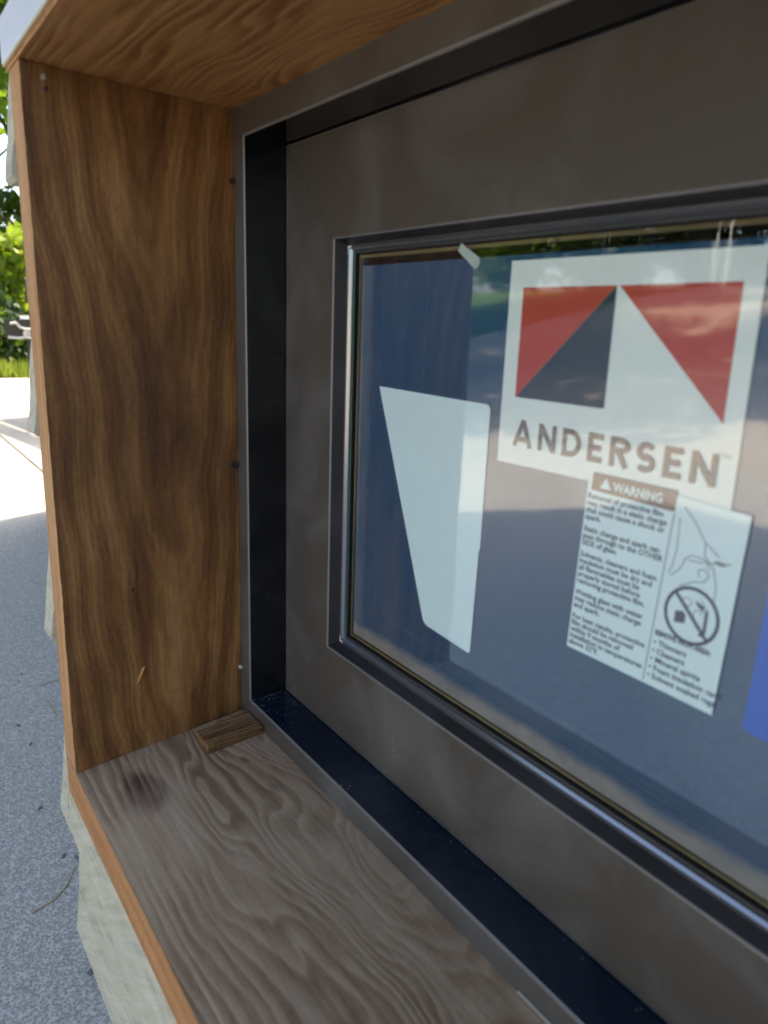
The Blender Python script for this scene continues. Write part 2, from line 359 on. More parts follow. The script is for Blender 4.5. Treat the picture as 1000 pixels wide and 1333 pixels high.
# ------------------------------------------------------------------ display wall (lap siding on a frame) that carries the box
WR = 1.56                                   # right end of the opening
wall = thing('display_wall', 'pale rough-sawn lap siding display wall carrying the plywood window box', 'wall')
def prism(name, prof, x0, x1, mats, parent, nseg=1, jit=0, seed=0):
    """(y,z) profile swept along x"""
    r = random.Random(seed); n = len(prof); vs = []; fs = []
    for i in range(nseg + 1):
        x = x0 + (x1 - x0) * i / nseg
        for (y, z) in prof: vs.append((x, y + r.uniform(-jit, jit), z + r.uniform(-jit, jit)))
    for i in range(nseg):
        for j in range(n):
            a = i * n + j; b = i * n + (j + 1) % n; fs.append((a, b, b + n, a + n))
    fs.append(tuple(range(n - 1, -1, -1))); fs.append(tuple(range(nseg * n, nseg * n + n)))
    return pydata(name, vs, fs, mats, parent)
XE = -.12
def plank(zb, zt, x0, x1, seed, slope=.116, nose=.3):
    ns = max(2, int((zt - zb) / .03)); r = random.Random(seed)
    fr = [(-nose + .006, zb + .0), (-nose, zb + .007)]
    for i in range(1, ns + 1):
        z = zb + (zt - zb) * i / ns; fr.append((-nose + slope * (z - zb) + r.uniform(-.0012, .0012), z))
    back = [(fr[-1][0] + .006, zt), (-nose + .05, zb)]
    return prism('siding_plank', fr + back, x0, x1, 'siding', wall, nseg=max(2, int((x1 - x0) / .05)), jit=.0006, seed=seed)
for i, (zb, zt) in enumerate(((1.225, 1.5), (.872, 1.27), (.514, .92), (.175, .56), (-.17, .22))):
    plank(zb, zt, XE - (.004 * (i % 2)), -.068 if zb < 1.1 else WR + .3, i)
plank(-.17, -.088, -.0675, WR + .3, 11); plank(-.425, -.12, XE + .012, WR + .3, 12, .10, .292)
bevel_box('wall_core', (-.105, -.245, -.40), (-.07, .40, 1.48), 'pale_wood', wall)
bevel_box('wall_core', (-.069, -.22, -.40), (WR + .3, .40, -.09), 'pale_wood', wall)
bevel_box('wall_core', (-.069, -.22, 1.09), (WR + .3, .40, 1.48), 'pale_wood', wall)
bevel_box('wall_core', (WR + .075, -.22, -.089), (WR + .3, .40, 1.089), 'pale_wood', wall)
bevel_box('back_panel', (-.066, .36, -.08), (WR + .07, .38, 1.08), 'inside_dark', wall)
for x in (.45, 1.3):
    bevel_box('post', (x, .05, GZ / S), (x + .16, .25, -.401), 'pale_wood', wall)
    bevel_box('foot', (x - .02, -.15, GZ / S), (x - .002, 1.2, GZ / S + .28), 'pale_wood', wall)

# ------------------------------------------------------------------ plywood box around the window
box = thing('plywood_box', 'stained plywood box framing the window with raw orange front edges', 'wooden box')
D = .2953; T = .066
def panel(name, corners, tvec, mats, nu, nv, seed, parent=box):
    """corners: inner face a(front,start) b(front,end) c(back,end) d(back,start); extruded by tvec; front edge gets material 1"""
    r = random.Random(seed); a, b_, c, d = [Vector(q) for q in corners]; tv = Vector(tvec); vs = []; fs = []; ix = []
    for j in range(nv + 1):
        for i in range(nu + 1):
            s, t = i / nu, j / nv
            p = (a.lerp(b_, s)).lerp(d.lerp(c, s), t)
            if j == 0: p = p + Vector((0, abs(r.gauss(0, .0004)), 0)) + tv * abs(r.gauss(0, .004)) * (3 if r.random() < .04 else 1)
            vs.append(p)
    n0 = len(vs)
    for j in range(nv + 1):
        for i in range(nu + 1):
            s, t = i / nu, j / nv; vs.append((a.lerp(b_, s)).lerp(d.lerp(c, s), t) + tv)
    id_ = lambda i, j, o=0: o + j * (nu + 1) + i
    for j in range(nv):
        for i in range(nu):
            fs.append((id_(i, j), id_(i + 1, j), id_(i + 1, j + 1), id_(i, j + 1))); ix.append(0)
            fs.append((id_(i, j, n0), id_(i, j + 1, n0), id_(i + 1, j + 1, n0), id_(i + 1, j, n0))); ix.append(0)
    for i in range(nu):
        fs.append((id_(i, 0, n0), id_(i + 1, 0, n0), id_(i + 1, 0), id_(i, 0))); ix.append(1)
        fs.append((id_(i, nv), id_(i + 1, nv), id_(i + 1, nv, n0), id_(i, nv, n0))); ix.append(1)
    for j in range(nv):
        fs.append((id_(0, j), id_(0, j + 1), id_(0, j + 1, n0), id_(0, j, n0))); ix.append(1)
        fs.append((id_(nu, j), id_(nu, j, n0), id_(nu, j + 1, n0), id_(nu, j + 1))); ix.append(1)
    o = pydata(name, vs, fs, mats, parent, idx=ix)
    bm = bmesh.new(); bm.from_mesh(o.data); bmesh.ops.recalc_face_normals(bm, faces=bm.faces[:]); bm.to_mesh(o.data); bm.free(); return o
JX, ZB, ZT = .0136, -.0186, 1.0058
BK = .13                                     # panels run on behind the frame lip
zbk = lambda y: ZB + (0 - ZB) * (y + D) / D
side = panel('side_panel', ((JX, -D, ZB + .0006), (JX, -D, ZT - .0006), (-.001, -.0005, .9994), (-.001, -.0005, .0006)), (-T, 0, 0), ['wood_side', 'edge_side'], 90, 3, 1)
panel('side_panel', ((WR, -D, ZB + .0006), (WR, -D, ZT - .0006), (WR, -.0005, .9994), (WR, -.0005, .0006)), (T, 0, 0), ['wood_side', 'edge_side'], 20, 3, 2)
sill = panel('bottom_panel', ((-T + JX + .006, -D - .001, ZB), (WR + T, -D - .001, ZB), (WR + T, .02, .0012), (-T + JX + .006, .02, .0012)), (0, 0, -T), ['wood_sill', 'edge_sill'], 120, 3, 3)
head = panel('top_panel', ((-T + .001, -D - .001, ZT), (WR + T, -D - .001, ZT), (WR + T, .02, .9996), (-T + .001, .02, .9996)), (0, 0, .061), ['wood_head', 'edge_side'], 40, 3, 4)
bevel_box('edge_strip', (-T, -D - .006, ZT + .0085), (WR + T, -D - .0012, ZT + .0615), 'white_edge', head, .0012)
bevel_box('edge_line', (-T + .0005, -D - .005, ZT + .0062), (WR + T, -D - .0012, ZT + .0088), 'cream_line', head, 0)
# screws and small marks in the side panel
def disc(name, c, r, axis, depth, mats, parent, n=20):
    ax = Vector(axis).normalized(); u = ax.orthogonal().normalized(); w = ax.cross(u); c = Vector(c); vs = []; fs = []
    for k, (rr, dd) in enumerate(((r, 0), (r * .92, depth), (r * .5, depth), (r * .38, depth * .2))):
        for i in range(n):
            t = 2 * math.pi * i / n; vs.append(c + ax * dd + u * rr * math.cos(t) + w * rr * math.sin(t))
    for k in range(3):
        for i in range(n): j = (i + 1) % n; fs.append((k * n + i, k * n + j, (k + 1) * n + j, (k + 1) * n + i))
    fs.append(tuple(range(3 * n, 4 * n))); return pydata(name, vs, fs, mats, parent, smooth=False)
for (y, z, r, mt) in ((-.0075, .459, .0065, 'screw_dark'), (-.0045, .901, .0045, 'dark_glue'), (-.0035, .089, .0035, 'metal')):
    disc('screw', (.0006 - y * 0.046, y, z), r, (1, 0, 0), .004, mt, side)
def jm(y, z, o=.0006): return (JX * (-y / D) - .001 * (1 + y / D) + o, y, z)
pydata('splinter', [jm(-.192, .108), jm(-.180, .136), jm(-.176, .139, .004), jm(-.186, .118, .005)], [(0, 1, 2, 3)], 'splinter', side)
for (y, z, ln) in ((-.27, .985, .006), (-.267, .972, .005), (-.19, .27, .005)):
    pydata('nick', [jm(y, z, .0007), jm(y + ln, z + .003, .0007), jm(y + ln * .7, z + .009, .0009), jm(y - .001, z + .006, .0007)], [(0, 1, 2, 3)], 'dark_glue' if z < .98 else 'pale_wood', side)
# the loose shim on the bottom panel
def shimmed():
    bm = bmesh.new(); bmesh.ops.create_cube(bm, size=1)
    for v in bm.verts:
        t = v.co.y + .5
        y = -.104 + t * .102; x0, x1 = (.038 - .014 * t), (.093 - .002 * t); x = x0 if v.co.x < 0 else x1
        z = (zbk(y) + .0012) if v.co.z < 0 else (zbk(y) + .0155 - .002 * t)
        v.co = Vector((x, y, z)) * S
    bmesh.ops.bevel(bm, geom=bm.edges[:], offset=.0012 * S, segments=1, affect='EDGES')
    me = bpy.data.meshes.new('wood_shim'); bm.to_mesh(me); bm.free()
    return tag(link('wood_shim', me, 'wood_shim'), 'small striped wood shim lying in the corner of the box under the window frame', 'shim')
shimmed()

# ------------------------------------------------------------------ window
win = thing('window', 'dark bronze window with protective film and white labels on its glass', 'window')
R1 = (.034, WR - .034, .0365, 1 - .0412)      # inner edge of the frame lip: x0 x1 z0 z1
def ring(profile, names, mats, parent, idx=None, gap=0.0, rect=R1, smooth=False):
    """(o,y) profile swept round the rectangle, o inward; one mitred mesh per side"""
    n = len(profile); res = []
    def c(o): return [(rect[0] + o, rect[2] + o), (rect[1] - o, rect[2] + o), (rect[1] - o, rect[3] - o), (rect[0] + o, rect[3] - o)]
    for s in range(4):
        vs = []; fs = []
        for (o, y) in profile:
            cs = c(o); A = Vector(cs[s]); B = Vector(cs[(s + 1) % 4]); dd = (B - A).normalized() * gap
            A = A + dd; B = B - dd; vs += [(A.x, y, A.y), (B.x, y, B.y)]
        for i in range(n - 1): fs.append((2 * i, 2 * i + 1, 2 * i + 3, 2 * i + 2))
        o = pydata(names[s % 2], vs, fs, mats, parent, idx=idx, smooth=smooth); res.append(o)
    return res
# frame lip
ring([(-.075, .03), (-.075, .0015), (-.0735, 0.0), (-.0032, 0.0), (-.0012, .0006), (0, .0022)], ('frame_rail', 'frame_stile'), ['bronze', 'bronze_edge'], win, idx=[0, 0, 0, 1, 1], gap=.0002)
ring([(0, .0022), (0, .12)], ('frame_channel', 'frame_channel'), 'black_channel', win)[0].data.materials[0] = M['channel_sky_navy']  # bottom rail has the sky reflection put into its colour
ring([(.0, .0735), (.01, .0735)], ('weather_strip', 'weather_strip'), 'black_channel', win)
SY = .0697
ring([(.002, .078), (.002, SY + .0022), (.0028, SY + .0006), (.0045, SY), (.1445, SY), (.1462, SY + .0006), (.147, SY + .002), (.1535, .0894), (.1535, .1)], ('sash_rail', 'sash_stile'), ['bronze', 'bronze_edge', 'bronze_dark'], win, idx=[2, 1, 1, 0, 1, 1, 2, 2], gap=.0003)
ring([(.152, .0895), (.1535, .0885), (.1560, .0887), (.1572, .0894), (.1600, .0928), (.1606, .094), (.1615, .0962)], ('gasket', 'gasket'), ['gasket', 'bead'], win, idx=[0, 0, 0, 1, 1, 0])
for o in ring([(.1612, .0958), (.1645, .0958)], ('glazing_edge', 'glazing_edge'), 'glass_edge', win)[::2]: o.data.materials[0] = M['gasket']
ring([(.1645, .0962), (.1665, .0962), (.1665, .1015), (.1712, .1005), (.1712, .106), (.1712, .14)], ('spacer_bar', 'spacer_bar'), ['inside_dark', 'spacer'], win, idx=[0, 0, 1, 1, 0])
for (zz, dz) in ((R1[2] + .155, .013), (R1[3] - .155, -.013)):     # white slivers painted in as the gasket's corner highlights
    x = R1[0] + .1545
    pydata('corner_glint', [(x, .0886, zz), (x + .012, .0884, zz), (x + .004, .0878, zz + dz * .3), (x + .0015, .0884, zz + dz)], [(0, 1, 2, 3)] , 'corner_white', win)
gx0, gx1, gz0, gz1 = R1[0] + .164, R1[1] - .164, R1[2] + .164, R1[3] - .164
def pane(name, y, mat, x0=gx0, x1=gx1, z0=gz0, z1=gz1):
    return pydata(name, [(x0, y, z0), (x1, y, z0), (x1, y, z1), (x0, y, z1)], [(0, 1, 2, 3)], mat, win)
pane('outer_pane', .0995, 'glass_outer'); pane('inner_pane', .1405, 'glass_inner')
YF, YL = .0975, .0970
film = pane('protective_film', YF, 'film', .2135, gx1 - .012, gz0 + .012, .7765)
pydata('adhesive_layer', [(.2135, .0991, gz0 + .012), (gx1 - .012, .0991, gz0 + .012), (gx1 - .012, .0991, .7765), (.2135, .0991, .7765)], [(0, 1, 2, 3)], 'film_adhesive', film)
bevel_box('caulk_line', (.705, -.004, .0022), (1.4, -.0005, .0046), 'pale_wood', win, .001)

# --- flat print helpers on the plane y (y decreasing = nearer the viewer)
def outward(o):
    bm = bmesh.new(); bm.from_mesh(o.data); bm.normal_update()
    bmesh.ops.reverse_faces(bm, faces=[f for f in bm.faces if f.normal.y > 0]); bm.to_mesh(o.data); bm.free(); return o
def poly(name, pts, y, mat, parent): return outward(pydata(name, [(x, y, z) for x, z in pts], [tuple(range(len(pts)))], mat, parent))
def strokes(name, lines, w, y, mat, parent):
    """thick polylines joined into one print"""
    vs = []; fs = []
    for ln in lines:
        ww = w
        for (a, b) in zip(ln, ln[1:]):
            a = Vector(a); b = Vector(b); d = (b - a)
            if d.length < 1e-9: continue
            d.normalize(); nrm = Vector((-d.y, d.x)) * ww / 2; e = d * ww * .0
            i = len(vs); y -= 4e-6
            for q in (a - e + nrm, b + e + nrm, b + e - nrm, a - e - nrm): vs.append((q.x, y, q.y))
            fs.append((i, i + 1, i + 2, i + 3))
        for q in ln[1:-1]:                     # round joints
            i = len(vs); y -= 4e-6
            for k in range(8): vs.append((q[0] + ww / 2 * math.cos(k * math.pi / 4), y, q[1] + ww / 2 * math.sin(k * math.pi / 4)))
            fs.append(tuple(range(i, i + 8)))
    return outward(pydata(name, vs, fs, mat, parent))
def arc(cx, cz, rx, rz, a0, a1, n=14):
    return [(cx + rx * math.cos(math.radians(a0 + (a1 - a0) * i / n)), cz + rz * math.sin(math.radians(a0 + (a1 - a0) * i / n))) for i in range(n + 1)]
def text(body, x, z, size, y, mat, parent, bold=0.0, width=None):
    cu = bpy.data.curves.new('lettering', 'FONT'); cu.body = body; cu.size = size * S; cu.resolution_u = 2; cu.offset = bold * S
    tmp = bpy.data.objects.new('tmp', cu); COL.objects.link(tmp)
    me = bpy.data.meshes.new_from_object(tmp.evaluated_get(bpy.context.evaluated_depsgraph_get())); bpy.data.objects.remove(tmp)
    if len(me.vertices) and width:
        mx = max(v.co.x for v in me.vertices); f = width * S / mx
        for v in me.vertices: v.co.x *= f
    for v in me.vertices: px, pz = v.co.x, v.co.y; v.co = (x * S + px, y * S, z * S + pz)
    me.materials.clear(); me.update(); return outward(link('lettering', me, mat, parent))
E1 = .00025
logo = poly('logo_sheet', [(.513, .547), (.803, .551), (.801, .7705), (.513, .7705)], YL, 'logo_white', win)
poly('logo_panel', [(.534, .742), (.657, .742), (.534, .6235)], YL - E1, 'logo_red', logo)
poly('logo_panel', [(.6575, .742), (.6575, .624), (.5345, .6235)], YL - E1 * 2, 'logo_dark', logo)
poly('logo_panel', [(.6605, .742), (.7835, .743), (.784, .625)], YL - E1, 'logo_red', logo)
def word():
    h = .0295; z0 = .569; x = .5355; w = .0052; gl = []
    w = .0060; gw = dict(A=.030, N=.0255, D=.0255, E=.019, R=.0225, S=.0215)
    k = (.785 - .5355 - 7 * .0088) / sum(gw[c] for c in 'ANDERSEN')
    for ch in 'ANDERSEN':
        W_ = gw[ch] * k; a = x + w / 2; e = x + W_ - w / 2; zt = z0 + h; lo = z0
        if ch == 'A': gl += [[(x + w / 2, lo), ((x + x + W_) / 2, zt)], [((x + x + W_) / 2, zt), (x + W_ - w / 2, lo)], [(x + W_ * .24, lo + h * .27), (x + W_ * .76, lo + h * .27)]]
        if ch == 'N': gl += [[(a, lo), (a, zt)], [(e, lo), (e, zt)], [(a, zt - .001), (e, lo + .001)]]
        if ch == 'D': gl += [[(a, lo), (a, zt)], [(a, zt - w / 2)] + arc(a + W_ * .28, lo + h / 2, W_ - w - W_ * .28, h / 2 - w / 2, 90, -90) + [(a, lo + w / 2)]]
        if ch == 'E': gl += [[(a, lo), (a, zt)]] + [[(a, zz), (x + W_ * q, zz)] for zz, q in ((lo + w / 2, 1), (lo + h / 2, .9), (zt - w / 2, 1))]
        if ch == 'R': gl += [[(a, lo), (a, zt)], [(a, zt - w / 2)] + arc(a + W_ * .35, zt - h * .275, W_ * .45, h * .275 - w / 2, 90, -90) + [(a, zt - h * .55 + w / 2)], [(a + W_ * .35, zt - h * .5), (x + W_ - w / 3, lo)]]
        if ch == 'S':
            cx = x + W_ / 2; r1 = h * .26 - w / 4
            gl += [arc(cx, zt - w / 2 - r1, W_ / 2 - w / 2, r1, 35, 270) + arc(cx, lo + w / 2 + r1, W_ / 2 - w / 2, r1, 90, -145)]
        x += W_ + .0088
    strokes('lettering', gl, w, YL - E1 * 2, 'ink_grey', logo)
    text('TM', .7875, .5955, .006, YL - E1, 'ink_line', logo)
word()
# warning label
WL = YL - E1 * 4
warn = poly('warning_label', [(.643, .362), (.739, .3615), (.8155, .3605), (.8225, .552), (.7525, .555), (.649, .549)], WL, 'label_white', win)
hd = poly('header_band', [(.6535, .5405), (.7505, .539), (.7505, .559), (.6545, .559)], WL - E1, 'header_brown', warn)
text('WARNING', .6805, .5445, .0125, WL - 2 * E1, 'label_white', warn, .0004, .056)
poly('alert_triangle', [(.664, .5445), (.678, .5445), (.671, .5555)], WL - 2 * E1, 'label_white', warn)
strokes('divider', [[(.741, .364), (.7505, .538)]], .0014, WL - E1, 'ink_line', warn)
para = [['Removal of protective film', 'may result in a static charge', 'that could cause a shock or', 'spark.'],
        ['Static charge and spark can', 'pass through to the OTHER', 'SIDE of glass.'],
        ['Solvents, cleaners and foam', 'insulation must be dry and', 'all flammables must be', 'properly stored before', 'removing protective film.'],
        ['Wetting glass with water', 'may reduce static charge', 'and spark.'],
        ['For best results, protective', 'film should be removed', 'within 9 months of', 'installation in temperatures', 'above 32\u00b0F.']]
zz = .5315
for pr in para:
    for ln in pr:
        text(ln, .6505 - (.531 - zz) * .03, zz, .0083, WL - E1, 'ink_blue', warn, .00022); zz -= .0075
    zz -= .0055
text('REMOVE FROM AREA:', .7475, .4155, .0074, WL - E1, 'ink_blue', warn, .0004, .058)
for i, ln in enumerate(('\u2022 Thinners', '\u2022 Cleaners', '\u2022 Mineral spirits', '\u2022 Foam insulation cans', '\u2022 Solvent soaked rags')):
    text(ln, .747 - i * .0006, .405 - i * .0089, .0084, WL - E1, 'ink_blue', warn, .00022)
strokes('hand_drawing', [[(.757, .535), (.758, .505), (.7555, .487), (.7525, .480)], [(.760, .546), (.772, .535), (.785, .518), (.786, .506), (.796, .497), (.801, .480), (.801, .462)],
    [(.766, .497), (.773, .503), (.783, .503), (.791, .500), (.800, .503), (.812, .505)], [(.755, .478), (.764, .488), (.768, .497)], [(.765, .471), (.779, .479), (.789, .482), (.793, .489), (.788, .494), (.782, .491), (.784, .485)],
    [(.771, .498), (.786, .499)], [(.786, .518), (.800, .508)], [(.787, .503), (.793, .494)]], .0012, WL - E1, 'ink_line', warn)
strokes('hand_drawing', [[(.796, .5035), (.809, .504)], [(.799, .5018), (.806, .502)]], .0016, WL - E1, 'ink_grey', warn)
cx, cz = .7815, .4465
strokes('prohibition_sign', [arc(cx, cz, .0265, .0265, 0, 360, 28), [(cx - .0185, cz + .0185), (cx + .0185, cz - .0185)]], .0034, WL - 2 * E1, 'ink_blue', warn)
poly('flame_can_icon', [(cx - .0165, cz - .0115), (cx - .0055, cz - .0095), (cx - .0055, cz - .001), (cx - .009, cz + .002), (cx - .0165, cz)], WL - E1, 'ink_blue', warn)
poly('flame_can_icon', [(cx + .002, cz + .016), (cx + .011, cz + .013), (cx + .012, cz + .007), (cx + .004, cz + .012)], WL - E1, 'ink_blue', warn)
strokes('flame_can_icon', [[(cx + .0145, cz + .010), (cx + .0145, cz - .012)], [(cx + .0145, cz - .012), (cx + .010, cz - .016)]], .0032, WL - E1, 'ink_blue', warn)
strokes('flame_can_icon', [arc(cx - .006, cz + .012, .005, .004, 0, 360, 10), arc(cx + .006, cz + .002, .004, .006, 20, 260, 10), [(cx + .008, cz + .018), (cx + .016, cz + .008)]], .001, WL - E1, 'ink_line', warn)
# blank tapered label with rounded corners
def rounded(pts, r, n=5):
    out = []; L = len(pts)
    for i in range(L):
        p0, p1, p2 = Vector(pts[i - 1]), Vector(pts[i]), Vector(pts[(i + 1) % L])
        a = p1 + (p0 - p1).normalized() * r[i]; c = p1 + (p2 - p1).normalized() * r[i]
        for k in range(n + 1): t = k / n; q = a.lerp(p1, t).lerp(p1.lerp(c, t), t); out.append((q.x, q.y))
    return out
poly('blank_label', rounded([(.2665, .612), (.383, .318), (.392, .295), (.489, .288), (.4925, .428), (.4945, .431), (.4955, .610)], [.002, .003, .01, .006, .001, .004, .008]), YL, 'label_white', win)
poly('blue_patch', rounded([(.844, .36), (.97, .36), (.97, .525), (.8465, .525)], [.006] * 4), YL, 'patch_blue', win)  # flat blue patch at the right of the glass
# small clear plastic tab with a hole, stuck at the top of the film
def tabmesh():
    c = Vector((.4545, .7715)); n = 22; outer = []; 
    d = Vector((-.030, .0185)); tang = Vector((-d.y, d.x)).normalized()
    a0 = math.atan2(d.y, d.x)
    for i in range(n): 
        t = a0 + math.pi / 2 + math.pi * i / (n - 1); outer.append(c + Vector((math.cos(t), math.sin(t))) * .0068)
    outer += [c + d - tang * .0052, c + d + tang * .0050]
    inner = [c + Vector((math.cos(t), math.sin(t))) * .0012 for t in [2 * math.pi * i / 12 for i in range(12)]]
    bm = bmesh.new(); vo = [bm.verts.new((p.x * S, (YF - .0016) * S, p.y * S)) for p in outer]; vi = [bm.verts.new((p.x * S, (YF - .0016) * S, p.y * S)) for p in inner]
    es = [bm.edges.new((vo[i], vo[(i + 1) % len(vo)])) for i in range(len(vo))] + [bm.edges.new((vi[i], vi[(i + 1) % 12])) for i in range(12)]
    bmesh.ops.triangle_fill(bm, edges=es, use_beauty=True)
    r = bmesh.ops.extrude_face_region(bm, geom=bm.faces[:]); bmesh.ops.translate(bm, vec=(0, .0012 * S, 0), verts=[g for g in r['geom'] if isinstance(g, bmesh.types.BMVert)])
    bmesh.ops.recalc_face_normals(bm, faces=bm.faces[:]); me = bpy.data.meshes.new('plastic_tab'); bm.to_mesh(me); bm.free(); link('plastic_tab', me, 'tab', win)
tabmesh()

# ------------------------------------------------------------------ building behind the display, whose shadow covers it
bld = thing('shop_building', 'plain stucco shop building standing behind the display wall, shading it', 'building', loc=(0, .62, GZ))
BH = 4.45
bevel_box('wall', (-2.72, 0, 0), (9, 7, BH - .12), 'stucco', bld, .01, k=1)
bevel_box('roof', (-2.78, -.06, BH - .119), (9.06, 7.06, BH), 'roof_metal', bld, .01, k=1)
dr = bevel_box('door', (2.6, -.05, .02), (3.5, -.001, 2.1), 'pale_wood', bld, .008, k=1); bevel_box('handle', (3.36, -.1, 1.0), (3.4, -.051, 1.14), 'metal', dr, .006, k=1)

# ------------------------------------------------------------------ vegetation
def leafcloud(name, centers, n, leaf, mat, parent, seed, k=1):
    """n leaf-shaped faces scattered through clumps (centre, radius)"""
    r = np.random.default_rng(seed); C = np.array([c[:3] for c in centers]); Rr = np.array([c[3] for c in centers])
    w = Rr ** 2; ids = r.choice(len(C), n, p=w / w.sum())
    d = r.normal(size=(n, 3)); d /= np.linalg.norm(d, axis=1)[:, None]
    P = C[ids] + d * (Rr[ids] * r.random(n) ** .4)[:, None] * np.array([1, 1, .8])
    a = r.normal(size=(n, 3)); a[:, 2] -= .5; a /= np.linalg.norm(a, axis=1)[:, None]
    b = np.cross(a, r.normal(size=(n, 3))); b /= np.linalg.norm(b, axis=1)[:, None]
    nn = np.cross(a, b); L = (leaf * r.uniform(.6, 1.3, n))[:, None]
    V = np.stack([P, P + a * L * .5 + b * L * .32 + nn * L * .1, P + a * L, P + a * L * .5 - b * L * .32 + nn * L * .1], 1).reshape(-1, 3)
    me = bpy.data.meshes.new(name); me.vertices.add(4 * n); me.vertices.foreach_set('co', V.ravel())
    me.loops.add(4 * n); me.loops.foreach_set('vertex_index', np.arange(4 * n, dtype=np.int32)); me.polygons.add(n)
    me.polygons.foreach_set('loop_start', np.arange(0, 4 * n, 4, dtype=np.int32)); me.polygons.foreach_set('loop_total', np.full(n, 4, dtype=np.int32))
    me.update(calc_edges=True); return link(name, me, mat, parent)
def tree(loc, h, base, rad, n, leaf, mat, label, seed, group=None, name='shade_tree', nclump=26, trunk=.14, fill=.42):
    r = random.Random(seed); t = thing(name, label, 'tree', group, loc)
    pts = [(0, 0, -.1), (r.uniform(-.1, .1), r.uniform(-.1, .1), base * .5), (r.uniform(-.2, .2), r.uniform(-.2, .2), base), (r.uniform(-.3, .3), r.uniform(-.3, .3), h * .82)]
    tr = tube('trunk', pts, [trunk * 1.3, trunk, trunk * .85, trunk * .25], 'bark', t, k=1)
    cl = []
    for i in range(nclump):
        a = r.uniform(0, 6.28); zz = r.random(); q = math.sin(math.pi * (.12 + .83 * zz)) ** .7 * r.random() ** .45
        cl.append((rad * q * math.cos(a), rad * q * math.sin(a), base + (h - base) * zz, rad * fill * r.uniform(.5, 1)))
    for i in range(0, nclump, 3):
        c = cl[i]; tube('limb', [(0, 0, base * .8 + (c[2] - base) * .3), (c[0] * .5, c[1] * .5, c[2] * .75 + base * .2), (c[0], c[1], c[2])], [trunk * .5, trunk * .3, trunk * .1], 'bark', t, k=1)
    leafcloud('crown', cl, n, leaf, mat, t, seed); return t
def shrub(loc, h, rad, n, leaf, mat, label, seed, cat='shrub', group=None, name='leafy_shrub'):
    r = random.Random(seed); t = thing(name, label, cat, group, loc)
    cl = [(rad * r.uniform(-.8, .8), rad * r.uniform(-.8, .8), h * (.1 + .85 * r.random()), rad * r.uniform(.3, .5)) for _ in range(14)]
    for c in cl[:6]: tube('stem', [(c[0] * .2, c[1] * .2, -.05), (c[0] * .6, c[1] * .6, c[2] * .6), (c[0], c[1], c[2])], [.02, .014, .006], 'bark', t, k=1, n=6)
    leafcloud('foliage', cl, n, leaf, mat, t, seed); return t
gz = lambda y: GZ + hill(y)
# left, beyond the pavement
shrub((-10.9, 1.9, GZ - .05), .75, 1.1, 5200, .13, 'leaf_dark', 'low dark green shrub behind the grass verge', 5)
shrub((-12.2, 1.75, GZ), 1.9, .9, 2400, .17, 'leaf_bright', 'sunlit yellow-green shrub standing above the dark low shrub', 6)
tree((-15.5, 3.2, GZ), 6.2, 1.0, 2.4, 9000, .2, 'leaf_mid', 'loose green tree with sky gaps behind the yellow-green shrub', 7, name='broadleaf_tree', nclump=34, fill=.34)
tree((-24, 2.2, GZ), 8.5, 1.2, 3.6, 9000, .3, 'leaf_bright', 'bright tall tree farthest beyond the grass verge', 17, name='broadleaf_tree', nclump=34, fill=.36)
# trees at the side of the lot that throw dappled shade on the pavement
spots = [(-9.6, .6, 'beside the grass verge edge'), (-10.6, -4.2, 'second along the verge'), (-12.6, -8.6, 'third along the verge'), (-6.4, -1.9, 'nearest the slatted shadow caster'), (-6.4, -5.4, 'out on the open pavement'), (-11.2, -9.4, 'halfway to the far trees'), (-3.4, -8.4, 'alone on the near side of the lot'), (-4.8, -12.2, 'nearest the white poles')]
for i, (x, y, w) in enumerate(spots):
    tree((x, y, gz(y) - .02), 7.6, 3.9, 3.3, 8000, .27, 'leaf_mid', 'tall shade tree %s, thin trunk and high crown' % w, 30 + i, 'shade trees round the lot')
# mass of hedge and trees across the lot (seen mirrored in the glass)
hs = [(-24.5, -18.0), (-20.8, -18.8), (-17.4, -18.2), (-14.2, -19.4), (-11.2, -19.8), (-8.2, -19.6), (-5.0, -20.0)]
ways = ['at the far left end of the row', 'second in the row', 'in the middle of the row', 'behind the play tower railing', 'behind the white poles', 'second past the poles', 'at the end past the poles']
for i, (x, y) in enumerate(hs):
    tree((x, y, gz(y) - .05), 6.6 + (i * 37 % 5) * .5, .2, 2.6, 9000, .26, 'leaf_dark' if i > 2 else 'leaf_mid', 'dense tree mirrored in the glass, ' + ways[i], 50 + i, 'trees across the lot', 'dense_tree', 44, .12, .5)
# grass verge blades
def blades():
    r = np.random.default_rng(3); n = 9000
    P = np.stack([r.uniform(-11.2, -8.92, n), r.uniform(.3, 3.6, n), np.full(n, GZ - .05)], 1)
    h = r.uniform(.10, .26, n); a = r.uniform(0, 6.28, n); w = .012; dx = np.stack([np.cos(a), np.sin(a), 0 * a], 1) * w; lean = r.normal(0, .06, (n, 3)); lean[:, 2] = 0
    tip = P + lean; tip[:, 2] += h
    V = np.stack([P - dx, P + dx, tip], 1).reshape(-1, 3)
    o = pydata('grass', V.tolist(), [(3 * i, 3 * i + 1, 3 * i + 2) for i in range(n)], 'grass_blade', k=1); o['kind'] = 'stuff'
    return tag(o, 'sunlit grass verge along the pavement edge', 'grass')
blades()

